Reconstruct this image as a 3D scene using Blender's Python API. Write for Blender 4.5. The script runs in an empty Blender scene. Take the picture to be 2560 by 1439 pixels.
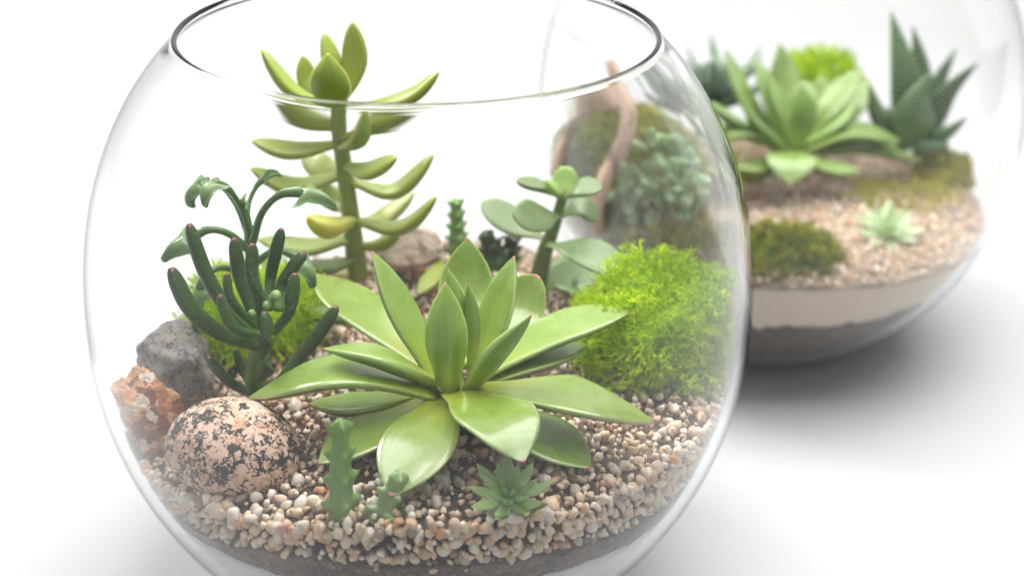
import bpy, math, random
import numpy as np
from mathutils import Vector, Matrix, noise
random.seed(7); rng = np.random.default_rng(7)
scn = bpy.context.scene
col = scn.collection
scn.unit_settings.scale_length = 0.1          # one unit is ten centimetres; the bowls are about 20 cm wide

# ------------------------------------------------------------------ camera
FPX, PITCH, ROLL, CAM = 3589.1, .4412, -.0138, np.array([.273, -3.9725, 1.9182])
_F = np.array([0, math.cos(PITCH), -math.sin(PITCH)]); _R = np.array([1., 0, 0]); _D = -np.cross(_R, _F)
RT = math.cos(ROLL)*_R + math.sin(ROLL)*_D
DN = -math.sin(ROLL)*_R + math.cos(ROLL)*_D
cam = bpy.data.objects.new('camera', bpy.data.cameras.new('camera')); col.objects.link(cam)
m = Matrix([[RT[i], -DN[i], -_F[i], CAM[i]] for i in range(3)] + [[0, 0, 0, 1]])
cam.matrix_world = m
cam.data.sensor_width = 36; cam.data.lens = FPX/2560*36
cam.data.clip_start = .05; cam.data.clip_end = 200
cam.data.dof.use_dof = True; cam.data.dof.focus_distance = 3.93; cam.data.dof.aperture_fstop = .8
cam.data.dof.aperture_blades = 0
scn.camera = cam

# ------------------------------------------------------------------ light: a bright white studio
world = bpy.data.worlds.new('World'); scn.world = world; world.use_nodes = True
world.node_tree.nodes['Background'].inputs[0].default_value = (.97, .98, 1, 1)
world.node_tree.nodes['Background'].inputs[1].default_value = .42
def area(name, loc, target, sx, sy, power, color=(1, 1, 1)):
    l = bpy.data.lights.new(name, 'AREA'); l.shape = 'RECTANGLE'; l.size = sx; l.size_y = sy; l.energy = power; l.color = color
    o = bpy.data.objects.new(name, l); col.objects.link(o); o.location = loc
    o.rotation_euler = (Vector(target)-Vector(loc)).to_track_quat('-Z', 'Y').to_euler()
    return o
area('key_softbox', (-5.6, 4.6, 7.6), (.5, .4, 0), 4.0, 4.0, 950, (1, .985, .96))
area('overhead_softbox', (2.6, 1.3, 8.5), (2.6, 1.4, 0), 9, 9, 1500, (1, 1, 1))
scn.view_settings.view_transform = 'Standard'; scn.view_settings.look = 'None'
scn.view_settings.exposure = .3; scn.view_settings.gamma = 1
scn.render.engine = 'CYCLES'
cy = scn.cycles
cy.use_denoising = True
try: cy.denoiser = 'OPENIMAGEDENOISE'; cy.denoising_input_passes = 'RGB_ALBEDO_NORMAL'
except Exception: pass
cy.max_bounces = 20; cy.transmission_bounces = 16; cy.glossy_bounces = 6; cy.diffuse_bounces = 4; cy.transparent_max_bounces = 16
cy.caustics_reflective = False; cy.caustics_refractive = True; cy.blur_glossy = .3; cy.sample_clamp_indirect = 60

# ------------------------------------------------------------------ pixel of the photograph -> point of the place
def ray(px, py): return _F + RT*(px-1280)/FPX + DN*(py-719.5)/FPX
def PY(px, py, y): d = ray(px, py); return CAM + d*((y-CAM[1])/d[1])
def PZ(px, py, z): d = ray(px, py); return CAM + d*((z-CAM[2])/d[2])

# ------------------------------------------------------------------ object helpers
def link(name, data, parent=None):
    o = bpy.data.objects.new(name, data); col.objects.link(o)
    if parent: o.parent = parent; o.matrix_parent_inverse = parent.matrix_world.inverted()
    return o
def tag(o, label=None, cat=None, group=None, kind=None):
    if label: o['label'] = label
    if cat: o['category'] = cat
    if group: o['group'] = group
    if kind: o['kind'] = kind
    return o
def empty(name, loc, label, cat, group=None):
    o = bpy.data.objects.new(name, None); col.objects.link(o); o.location = loc; o.empty_display_size = .05
    bpy.context.view_layer.update()
    return tag(o, label, cat, group)
def mk(name, V, F, mat, smooth=True, attrs=None, uv=None):
    """V (n,3); F list of faces or an (m,k) array; uv is per vertex"""
    me = bpy.data.meshes.new(name)
    V = np.asarray(V, dtype=np.float64)
    if isinstance(F, np.ndarray):
        k = F.shape[1]; n = len(F)
        me.vertices.add(len(V)); me.vertices.foreach_set('co', V.astype(np.float32).ravel())
        me.loops.add(n*k); me.loops.foreach_set('vertex_index', F.astype(np.int32).ravel())
        me.polygons.add(n); me.polygons.foreach_set('loop_start', np.arange(0, n*k, k, dtype=np.int32))
        me.update(calc_edges=True)
    else:
        me.from_pydata([tuple(v) for v in V], [], F)
    me.validate()
    if uv is not None:
        L = me.uv_layers.new(name='UVMap'); idx = np.zeros(len(me.loops), dtype=np.int32); me.loops.foreach_get('vertex_index', idx)
        L.data.foreach_set('uv', np.asarray(uv, dtype=np.float32)[idx].ravel())
    for a, vals in (attrs or {}).items():
        at = me.attributes.new(a, 'FLOAT', 'POINT'); at.data.foreach_set('value', np.asarray(vals, dtype=np.float32))
    if smooth: me.polygons.foreach_set('use_smooth', np.ones(len(me.polygons), dtype=bool))
    for mm in (mat if isinstance(mat, list) else [mat]): me.materials.append(mm)
    me.update()
    return me

def spline(pts, n):
    P = np.asarray(pts, float)
    if len(P) == 2: return P[0] + (P[1]-P[0])*np.linspace(0, 1, n)[:, None]
    Q = np.vstack([2*P[0]-P[1], P, 2*P[-1]-P[-2]]); seg = np.linalg.norm(np.diff(P, axis=0), axis=1); s = np.r_[0, np.cumsum(seg)]; s /= s[-1]
    out = []
    for u in np.linspace(0, 1, n):
        i = min(np.searchsorted(s, u, side='right')-1, len(P)-2); t = (u-s[i])/(s[i+1]-s[i])
        a, b, c, d = Q[i], Q[i+1], Q[i+2], Q[i+3]
        out.append(.5*((2*b)+(-a+c)*t+(2*a-5*b+4*c-d)*t*t+(-a+3*b-3*c+d)*t**3))
    return np.array(out)
def hermite(keys, t):
    k = np.asarray(keys, float); x, y = k[:, 0], k[:, 1]; m_ = np.gradient(y, x)
    i = np.clip(np.searchsorted(x, t, side='right')-1, 0, len(x)-2); h = x[i+1]-x[i]; u = (t-x[i])/h
    return np.maximum((2*u**3-3*u**2+1)*y[i]+(u**3-2*u**2+u)*h*m_[i]+(-2*u**3+3*u**2)*y[i+1]+(u**3-u**2)*h*m_[i+1], .004)
PROF = {
 'agave': [(0, .42), (.15, .52), (.4, .86), (.58, 1), (.72, .93), (.85, .64), (.94, .3), (.985, .09), (1, .03)],
 'inner': [(0, .55), (.2, .72), (.45, 1), (.65, .95), (.82, .62), (.93, .28), (.985, .08), (1, .03)],
 'sedum': [(0, .38), (.1, .45), (.35, .78), (.6, 1), (.8, .78), (.92, .44), (.98, .16), (1, .04)],
 'finger': [(0, .7), (.2, .8), (.55, 1), (.82, .98), (.93, .8), (.98, .52), (1, .3)],
 'round': [(0, .2), (.12, .26), (.3, .66), (.55, 1), (.75, .98), (.9, .68), (.97, .36), (1, .08)],
 'blade': [(0, .9), (.25, 1), (.5, .8), (.75, .46), (.92, .16), (1, .02)],
 'spear': [(0, .15), (.35, .14), (.55, .24), (.68, .6), (.78, 1), (.8, .72), (.9, .42), (1, .03)],
 'plump': [(0, .4), (.2, .7), (.5, 1), (.75, .95), (.92, .6), (1, .1)]}
def leaf_mesh(name, ctrl, w, th, prof, face, mat, cup=.25, keel=.0, n=22, ring=14, wave=0., rnd=None):
    """a fleshy leaf along ctrl; w full width, th full thickness; face: direction its upper side looks to"""
    C = spline(ctrl, n); t = np.linspace(0, 1, n); t = 1-(1-t)**1.25; C = np.array([C[0] + 0*C[0] if 0 else np.array([np.interp(u, np.linspace(0, 1, n), C[:, k]) for k in range(3)]) for u in t])
    T = np.gradient(C, axis=0); T /= np.linalg.norm(T, axis=1)[:, None]
    W = hermite(PROF[prof], t)*w*.5; H = (hermite(PROF[prof], t)**.75)*th
    H *= np.interp(t, [0, .1, 1], [1, 1, .85]); A = np.asarray(face, float)
    V, UV, SD = [], [], []
    for i in range(n):
        N = A-(A@T[i])*T[i]; N /= max(np.linalg.norm(N), 1e-6); S = np.cross(T[i], N)
        for j in range(ring):
            a = 2*math.pi*j/ring; x = math.cos(a); s = math.sin(a)
            e = max(1-x*x, 0)**.5; zmid = cup*W[i]*(x*x-.5)
            z = zmid + (H[i]*.38*e if s > 0 else -H[i]*.62*(e**(1-.0) if not keel else (e*(1-keel)+keel*(1-abs(x)))))
            z += wave*W[i]*x*math.sin(t[i]*9+x*2)*.5
            V.append(C[i]+S*x*W[i]+N*z); UV.append((x*.5+.5, t[i])); SD.append(1. if s > .05 else (0. if s < -.05 else .5))
    F = [[i*ring+j, i*ring+(j+1) % ring, (i+1)*ring+(j+1) % ring, (i+1)*ring+j] for i in range(n-1) for j in range(ring)]
    F += [list(range(ring))[::-1], list(range((n-1)*ring, n*ring))]
    r = random.random() if rnd is None else rnd
    return mk(name, V, F, mat, uv=UV, attrs={'side': SD, 'rnd': [r]*len(V)})
def tube_arrays(pts, rad, ring=10, n=None, cap=True):
    C = spline(pts, n or max(8, 5*len(pts))); n = len(C); T = np.gradient(C, axis=0); T /= np.linalg.norm(T, axis=1)[:, None]
    R_ = np.interp(np.linspace(0, 1, n), np.linspace(0, 1, len(rad)), rad)
    A = np.array([.3, .9, .1]); A = A-(A@T[0])*T[0]; V = []
    for i in range(n):
        A = A-(A@T[i])*T[i]; A /= np.linalg.norm(A); B = np.cross(T[i], A)
        for j in range(ring):
            a = 2*math.pi*j/ring; V.append(C[i]+R_[i]*(math.cos(a)*A+math.sin(a)*B))
    F = [[i*ring+j, i*ring+(j+1) % ring, (i+1)*ring+(j+1) % ring, (i+1)*ring+j] for i in range(n-1) for j in range(ring)]
    if cap: F += [list(range(ring))[::-1], list(range((n-1)*ring, n*ring))]
    uv = [(j/ring, i/(n-1)) for i in range(n) for j in range(ring)]
    return np.array(V), F, uv
def tube(name, pts, rad, mat, parent=None, ring=10, n=None):
    V, F, uv = tube_arrays(pts, rad, ring, n)
    return link(name, mk(name, V, F, mat, uv=uv, attrs={'rnd': [random.random()]*len(V), 'side': [0]*len(V)}), parent)
def ico(sub):
    import bmesh
    b = bmesh.new(); bmesh.ops.create_icosphere(b, subdivisions=sub, radius=1)
    V = np.array([v.co[:] for v in b.verts]); F = np.array([[v.index for v in f.verts] for f in b.faces]); b.free()
    return V, F
def rand_rot(n):
    q = rng.normal(size=(n, 4)); q /= np.linalg.norm(q, axis=1)[:, None]; w, x, y, z = q.T
    return np.stack([np.stack([1-2*(y*y+z*z), 2*(x*y-z*w), 2*(x*z+y*w)], -1), np.stack([2*(x*y+z*w), 1-2*(x*x+z*z), 2*(y*z-x*w)], -1), np.stack([2*(x*z-y*w), 2*(y*z+x*w), 1-2*(x*x+y*y)], -1)], 1)
def instances(name, base, pos, scale, rot, mat, smooth=True):
    """join many small copies of a few base meshes into one mesh with a random number per copy"""
    Vs, Fs, rn, off = [], [], [], 0
    k = len(base)
    for b in range(k):
        idx = np.arange(b, len(pos), k); V, F = base[b]
        if not len(idx): continue
        A = np.einsum('nij,vj->nvi', rot[idx], V)*scale[idx][:, None, None] + pos[idx][:, None, :]
        Vs.append(A.reshape(-1, 3)); Fs.append((F[None]+(off+np.arange(len(idx))*len(V))[:, None, None]).reshape(-1, F.shape[1]))
        rn.append(np.repeat(rng.random(len(idx)), len(V))); off += len(idx)*len(V)
    return mk(name, np.vstack(Vs), np.vstack(Fs), mat, smooth, attrs={'rnd': np.concatenate(rn)})

# ------------------------------------------------------------------ materials
class NT:
    def __init__(s, name):
        s.m = bpy.data.materials.new(name); s.m.use_nodes = True; s.t = s.m.node_tree; s.b = s.t.nodes['Principled BSDF']
    def n(s, typ, **kw):
        o = s.t.nodes.new('ShaderNode'+typ)
        for k, v in kw.items():
            if k.startswith('_'): setattr(o, k[1:], v)
            else: s.set(o.inputs[k.replace('__', ' ')], v)
        return o
    def set(s, inp, v):
        if isinstance(v, bpy.types.NodeSocket): s.t.links.new(v, inp)
        elif isinstance(v, (tuple, list)) and len(v) == 3 and inp.type == 'RGBA': inp.default_value = (*v, 1)
        else: inp.default_value = v
    def attr(s, a): return s.n('Attribute', _attribute_name=a).outputs['Fac']
    def math(s, op, a, b=0., c=None, clamp=False):
        o = s.n('Math', _operation=op, _use_clamp=clamp); s.set(o.inputs[0], a); s.set(o.inputs[1], b)
        if c is not None: s.set(o.inputs[2], c)
        return o.outputs[0]
    def mix(s, f, a, b, mode='MIX'):
        o = s.n('Mix', _data_type='RGBA', _blend_type=mode); s.set(o.inputs[0], f); s.set(o.inputs[6], a); s.set(o.inputs[7], b); return o.outputs[2]
    def ramp(s, f, stops, interp='LINEAR'):
        o = s.n('ValToRGB'); s.set(o.inputs[0], f); e = o.color_ramp; e.interpolation = interp
        while len(e.elements) < len(stops): e.elements.new(.5)
        for el, (p, c) in zip(e.elements, stops): el.position = p; el.color = (*c, 1) if isinstance(c, tuple) else (c, c, c, 1)
        return o.outputs[0]
    def noise(s, scale, detail=3, rough=.5, vec=None, dist=0):
        o = s.n('TexNoise', Scale=scale, Detail=detail, Roughness=rough, Distortion=dist)
        s.set(o.inputs['Vector'], vec if vec is not None else s.coord()); return o.outputs[0]
    def coord(s):
        if not hasattr(s, 'tc'): s.tc = s.n('TexCoord').outputs['Object']
        return s.tc
    def bump(s, h, strength=.3, dist=.01):
        s.set(s.b.inputs['Normal'], s.n('Bump', Strength=strength, Distance=dist, Height=h).outputs[0])
    def out(s, **kw):
        for k, v in kw.items(): s.set(s.b.inputs[k.replace('__', ' ')], v)
        return s.m

def leaf_mat(name, base, mid, upper, tip=None, tipw=.03, edge=None, rough=.35, sss=.12, bands=False, specks=0., coat=.15, var=.25, powder=0., pcol=(.6, .72, .5), yellow=None):
    s = NT(name); uv = s.n('UVMap').outputs[0]; sx = s.n('SeparateXYZ', Vector=uv); u, t = sx.outputs[0], sx.outputs[1]
    side, rnd = s.attr('side'), s.attr('rnd')
    c = s.mix(s.ramp(t, [(0, 0.), (.45, 1.)]), base, mid)
    up = s.mix(s.ramp(t, [(.02, 0.), (.4, 1.)]), base, upper)
    c = s.mix(side, c, up)
    nz = s.noise(6, 3, .6)
    c = s.mix(s.math('MULTIPLY', s.ramp(nz, [(.35, 0.), (.7, 1.)]), var), c, s.mix(.5, c, (.5, .6, .12) if yellow is None else yellow))
    au = s.math('ABSOLUTE', s.math('SUBTRACT', u, .5))                 # 0 midrib .5 margin
    vein = s.n('TexNoise', Scale=1., Detail=3); comb = s.n('CombineXYZ', X=s.math('MULTIPLY', u, 26.), Y=s.math('MULTIPLY', t, 2.2), Z=s.math('MULTIPLY', rnd, 30.)); s.set(vein.inputs['Vector'], comb.outputs[0])
    c = s.mix(s.ramp(vein.outputs[0], [(.35, 0.), (.75, .35)]), c, s.mix(.45, c, pcol))
    v0 = s.n('TexVoronoi', Scale=120.); s.set(v0.inputs['Vector'], s.coord())
    c = s.mix(s.math('MULTIPLY', s.ramp(v0.outputs['Distance'], [(.06, 1.), (.16, 0.)]), s.ramp(s.noise(12, 2, .5), [(.45, 0.), (.6, .5)])), c, (.7, .78, .6))
    sc_ = s.ramp(s.noise(22, 5, .75, dist=1.2), [(.7, 0.), (.76, .45)]); c = s.mix(sc_, c, (.3, .24, .08))
    if powder:
        pw = s.ramp(s.noise(11, 6, .75, dist=.8), [(.4, 0.), (.66, 1.)])
        pw = s.math('MULTIPLY', pw, s.math('MULTIPLY', side, s.ramp(t, [(.3, 0.), (.75, powder)])))
        c = s.mix(pw, c, pcol)
    c = s.mix(s.math('MULTIPLY', s.ramp(s.noise(70, 3, .8, dist=.5), [(.66, 0.), (.72, .35)]), s.ramp(t, [(.1, .3), (.9, 1.)])), c, (.45, .4, .2))
    if edge: c = s.mix(s.ramp(au, [(.455, 0.), (.495, .8)]), c, edge)
    if bands:
        wv = s.n('TexWave', Scale=1., Distortion=1.5, _bands_direction='Y', Detail=1); cb = s.n('CombineXYZ', X=s.math('MULTIPLY', u, 2.), Y=s.math('MULTIPLY', t, 7.)); s.set(wv.inputs['Vector'], cb.outputs[0])
        c = s.mix(s.ramp(wv.outputs['Fac'], [(.82, 0.), (.95, .55)]), c, (.55, .65, .45))
    if specks:
        v = s.n('TexVoronoi', Scale=90.); s.set(v.inputs['Vector'], s.coord())
        c = s.mix(s.math('MULTIPLY', s.ramp(v.outputs['Distance'], [(.12, 1.), (.22, 0.)]), specks), c, (.75, .82, .7))
    if tip: c = s.mix(s.ramp(t, [(1-tipw*1.6, 0.), (1-tipw*.5, 1.)]), c, tip)
    hsv = s.n('HueSaturation', Color=c, Value=s.math('MULTIPLY_ADD', rnd, .3, .85), Hue=s.math('MULTIPLY_ADD', rnd, .02, .49))
    fine = s.noise(160, 2, .5)
    s.bump(s.math('ADD', s.math('MULTIPLY', fine, .25), s.math('MULTIPLY', vein.outputs[0], .6)), .16, .006)
    return s.out(Base__Color=hsv.outputs[0], Roughness=s.math('MULTIPLY_ADD', nz, .25, rough-.12), Subsurface__Weight=sss, Subsurface__Radius=(.05, .08, .02), Subsurface__Scale=1., Coat__Weight=coat, Coat__Roughness=.18)

def glass_mat():
    s = NT('clear_glass'); g = s.n('BsdfGlass', Color=(.995, .998, .998), Roughness=0., IOR=1.42)
    s.t.links.new(g.outputs[0], s.t.nodes['Material Output'].inputs[0]); s.t.nodes.remove(s.b)
    va = s.n('VolumeAbsorption', Color=(.5, .75, .74), Density=.2); s.t.links.new(va.outputs[0], s.t.nodes['Material Output'].inputs[1])
    return s.m
def white_mat():
    s = NT('white_paper_sweep'); return s.out(Base__Color=(.49, .488, .488), Roughness=.6)
def pebble_mat(name, blur=False):
    s = NT(name); oi = s.n('ObjectInfo').outputs['Random']; r = s.math('FRACT', s.math('ADD', s.attr('rnd'), oi))
    c = s.ramp(r, [(0, (.82, .62, .44)), (.13, (.9, .73, .54)), (.24, (.68, .44, .27)), (.32, (.9, .8, .66)), (.42, (.74, .52, .35)), (.52, (.74, .65, .55)), (.6, (.7, .34, .14)), (.635, (.92, .82, .7)), (.74, (.54, .46, .4)), (.8, (.84, .6, .42)), (.9, (.34, .25, .2)), (.93, (.18, .17, .17)), (.94, (.8, .66, .42)), (.98, (.66, .34, .27))], 'CONSTANT')
    n1 = s.noise(34, 4, .65); n2 = s.noise(110, 3, .6)
    c = s.mix(s.ramp(n1, [(.35, 0.), (.7, .5)]), c, s.mix(.5, c, (.75, .62, .48)))
    c = s.mix(s.ramp(n2, [(.5, 0.), (.8, .35)]), c, s.mix(.5, c, (.3, .18, .11)))
    s.bump(s.math('ADD', n2, n1), .35, .006)
    return s.out(Base__Color=c, Roughness=.66, Subsurface__Weight=.05, Subsurface__Radius=(.02, .015, .01), Subsurface__Scale=1.)
def granite_mat(name, pale, mid, dark, scale, thr, accents=None, rough=.6, bump=.5):
    s = NT(name); co = s.coord()
    wob = s.n('TexNoise', Scale=scale*1.2, Detail=3); s.set(wob.inputs['Vector'], co)
    vec = s.n('VectorMath', _operation='MULTIPLY_ADD'); s.set(vec.inputs[0], wob.outputs['Color']); vec.inputs[1].default_value = (.06, .06, .06); s.set(vec.inputs[2], co)
    v = s.n('TexVoronoi', Scale=scale*1.6); s.set(v.inputs['Vector'], vec.outputs[0])
    grain = s.n('SeparateColor'); s.set(grain.inputs[0], v.outputs['Color'])
    c = s.ramp(grain.outputs[0], [(0, pale), (.35, mid), (.6, pale), (.8, accents or mid)], 'CONSTANT')
    n1 = s.noise(scale, 5, .7, vec=vec.outputs[0]); n3 = s.noise(scale*.22, 2, .5)
    cn = s.noise(scale*.5, 4, .65, vec=v.outputs['Position']); gs = grain.outputs[1]
    cl = s.math('ADD', s.math('ADD', cn, s.math('MULTIPLY', s.math('SUBTRACT', gs, .5), .22)), s.math('MULTIPLY', s.math('SUBTRACT', n3, .5), .25))
    c = s.mix(s.ramp(cl, [(thr, 0.), (thr+.025, 1.)]), c, dark)
    n2 = s.noise(scale*4, 3, .7); c = s.mix(s.ramp(n2, [(.35, .3), (.55, 0.)]), c, s.mix(.6, c, (.12, .08, .06)))
    s.bump(s.math('ADD', s.math('MULTIPLY', n1, -.6), n2), bump, .012)
    return s.out(Base__Color=c, Roughness=rough)
def soil_mat(name, c1, c2, scale=60, rough=.9):
    s = NT(name); n1 = s.noise(scale, 4, .75); n2 = s.noise(scale*.12, 3, .6); v = s.n('TexVoronoi', Scale=scale*1.7); s.set(v.inputs['Vector'], s.coord())
    c = s.mix(s.ramp(n1, [(.3, 0.), (.7, 1.)]), c1, c2)
    c = s.mix(s.ramp(n2, [(.4, 0.), (.7, .35)]), c, s.mix(.5, c, (.6, .5, .42)))
    c = s.mix(s.ramp(v.outputs['Distance'], [(.1, .7), (.2, 0.)]), c, s.mix(.5, c, (.7, .65, .6)))
    s.bump(n1, .5, .01); return s.out(Base__Color=c, Roughness=rough)
def moss_mat(name, lo, hi, sss=.1):
    s = NT(name); r = s.attr('rnd'); c = s.mix(r, lo, hi); n = s.noise(7, 4, .65)
    c = s.mix(s.ramp(n, [(.4, 0.), (.65, .7)]), c, s.mix(.5, c, hi))
    c = s.mix(s.ramp(s.noise(13, 3, .6), [(.58, 0.), (.7, .6)]), c, s.mix(.45, c, (.2, .14, .03)))
    tr = s.n('BsdfTranslucent', Color=s.mix(.5, c, hi)); mx = s.n('MixShader'); s.set(mx.inputs[0], .25)
    s.out(Base__Color=c, Roughness=.6)
    s.t.links.new(s.b.outputs[0], mx.inputs[1]); s.t.links.new(tr.outputs[0], mx.inputs[2]); s.t.links.new(mx.outputs[0], s.t.nodes['Material Output'].inputs[0])
    return s.m
def bark_mat():
    s = NT('bare_driftwood'); n1 = s.noise(14, 4, .6); uv = s.n('UVMap').outputs[0]; mp = s.n('Mapping'); s.set(mp.inputs[0], uv); mp.inputs['Scale'].default_value = (9, 3, 1); n2 = s.noise(3, 4, .6, vec=mp.outputs[0])
    c = s.ramp(n2, [(.25, (.34, .19, .12)), (.5, (.66, .46, .34)), (.75, (.82, .64, .5))]); c = s.mix(s.ramp(n1, [(.4, 0.), (.7, .5)]), c, (.3, .17, .1)); s.bump(n2, .5, .02)
    return s.out(Base__Color=c, Roughness=.7)

M = {}
M['glass'] = glass_mat(); M['white'] = white_mat(); M['pebble'] = pebble_mat('mixed_aquarium_gravel')
M['echeveria'] = leaf_mat('waxy_apple_green_leaf', (.38, .44, .02), (.115, .195, .008), (.165, .26, .018), tip=(.45, .06, .06), tipw=.018, edge=(.42, .5, .2), rough=.36, sss=.1, powder=.38, pcol=(.38, .48, .2), coat=.8)
M['rear_rosette'] = leaf_mat('pale_green_leaf', (.3, .38, .06), (.11, .2, .02), (.17, .27, .05), edge=(.35, .45, .22), rough=.4, sss=.1, powder=.6, pcol=(.36, .46, .22), coat=.3)
M['sedum'] = leaf_mat('yellow_green_stonecrop_leaf', (.28, .33, .04), (.155, .225, .01), (.26, .32, .05), tip=(.42, .34, .04), tipw=.02, edge=(.42, .4, .05), rough=.38, sss=.15, pcol=(.5, .55, .25))
M['yellow_sedum'] = leaf_mat('yellowing_stonecrop_leaf', (.4, .42, .06), (.55, .45, .04), (.5, .48, .1), tip=(.6, .4, .04), tipw=.06, rough=.4, pcol=(.6, .55, .2))
M['finger'] = leaf_mat('dark_green_finger_leaf', (.09, .19, .03), (.022, .055, .01), (.03, .07, .013), tip=(.1, .025, .02), tipw=.022, rough=.4, sss=.05, specks=.15, pcol=(.16, .2, .1), var=.12, yellow=(.12, .16, .06))
M['spear'] = leaf_mat('blue_green_spearhead_leaf', (.22, .36, .12), (.055, .13, .025), (.12, .22, .07), edge=(.2, .34, .16), rough=.38, sss=.06, pcol=(.26, .38, .2), var=.1, coat=.3)
M['jade'] = leaf_mat('grey_green_jade_leaf', (.17, .24, .04), (.1, .165, .035), (.16, .23, .085), edge=(.22, .32, .12), rough=.42, sss=.1, specks=.25, pcol=(.32, .42, .28), var=.15)
M['young_jade'] = leaf_mat('young_jade_leaf', (.35, .45, .07), (.3, .42, .07), (.35, .5, .13), rough=.4, sss=.2, pcol=(.45, .58, .25))
M['stapelia'] = leaf_mat('toothed_stem_green', (.22, .34, .12), (.16, .32, .07), (.16, .32, .07), rough=.5, sss=.1, pcol=(.3, .42, .2), var=.2)
M['haworthia'] = leaf_mat('dark_banded_haworthia_leaf', (.07, .15, .02), (.032, .08, .016), (.05, .12, .028), rough=.45, sss=.04, bands=True, pcol=(.1, .2, .1), var=.05)
M['dark_rosette'] = leaf_mat('dark_blue_green_leaf', (.05, .11, .04), (.035, .08, .035), (.06, .12, .065), rough=.5, sss=.04, pcol=(.18, .25, .18), var=.05)
M['blue_sedum'] = leaf_mat('pale_blue_green_leaf', (.18, .36, .09), (.24, .44, .16), (.36, .56, .27), rough=.5, sss=.1, pcol=(.4, .55, .34), var=.1)
M['pale_rosette'] = leaf_mat('pale_mint_leaf', (.4, .52, .2), (.38, .52, .26), (.5, .64, .36), rough=.5, sss=.15, pcol=(.6, .7, .5))
M['mini'] = leaf_mat('small_sage_leaf', (.15, .28, .1), (.19, .3, .1), (.25, .37, .14), rough=.48, sss=.1, edge=(.35, .48, .25), pcol=(.4, .52, .32))
M['stem'] = leaf_mat('green_stem', (.28, .33, .09), (.24, .33, .06), (.24, .33, .06), rough=.45, pcol=(.4, .42, .2))
M['dark_stem'] = leaf_mat('dark_green_stem', (.1, .15, .04), (.13, .2, .04), (.13, .2, .04), rough=.5, pcol=(.2, .24, .1), var=.1)
M['granite'] = granite_mat('salt_and_pepper_granite', (.84, .6, .46), (.78, .52, .39), (.02, .024, .024), 52, .51, accents=(.66, .36, .22), rough=.5, bump=.5)
M['grey_rock'] = granite_mat('grey_rock', (.5, .47, .44), (.38, .36, .34), (.17, .165, .16), 58, .55, accents=(.55, .44, .38), rough=.8, bump=1.)
M['orange_rock'] = granite_mat('rusty_orange_rock', (.72, .36, .15), (.6, .2, .07), (.3, .07, .03), 20, .56, accents=(.8, .66, .52), rough=.6, bump=1.)
M['beige_rock'] = granite_mat('beige_rock', (.6, .46, .37), (.52, .4, .33), (.33, .25, .2), 24, .64, accents=(.62, .5, .42), rough=.7, bump=.4)
M['dark_soil'] = soil_mat('dark_crushed_soil', (.022, .016, .013), (.2, .15, .125), 36)
M['potting'] = soil_mat('dark_potting_soil', (.03, .02, .015), (.17, .11, .075), 40)
M['dry_grit'] = soil_mat('dry_brown_grit', (.2, .14, .1), (.5, .38, .28), 40)
M['white_sand'] = soil_mat('white_sand', (.8, .8, .78), (.88, .88, .86), 90)
M['pink_sand'] = soil_mat('pinkish_beige_sand', (.76, .62, .5), (.86, .73, .6), 90)
M['reindeer'] = moss_mat('lime_reindeer_moss', (.33, .6, .001), (.84, 1.0, .004))
M['olive_moss'] = moss_mat('olive_moss', (.1, .19, .006), (.62, .6, .012))
M['yellow_moss'] = moss_mat('yellow_green_moss', (.42, .45, .05), (.85, .78, .12))
M['bark'] = bark_mat()

# ------------------------------------------------------------------ table and sweep (one sheet, the edge of the table is in front)
TZ = -1.0
prof = [(-2.9, TZ-2.5), (-2.9, TZ-.05), (-2.86, TZ), (6.5, TZ)] + [(6.5+3*math.sin(a), TZ+3-3*math.cos(a)) for a in np.linspace(.15, math.pi/2, 9)] + [(9.5, 9)]
V = [(x, y, z) for x in (-9, 11) for y, z in prof]; n = len(prof)
o = link('tabletop', mk('tabletop', V, [[i, n+i, n+i+1, i+1] for i in range(n-1)], M['white'])); tag(o, kind='structure')

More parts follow.
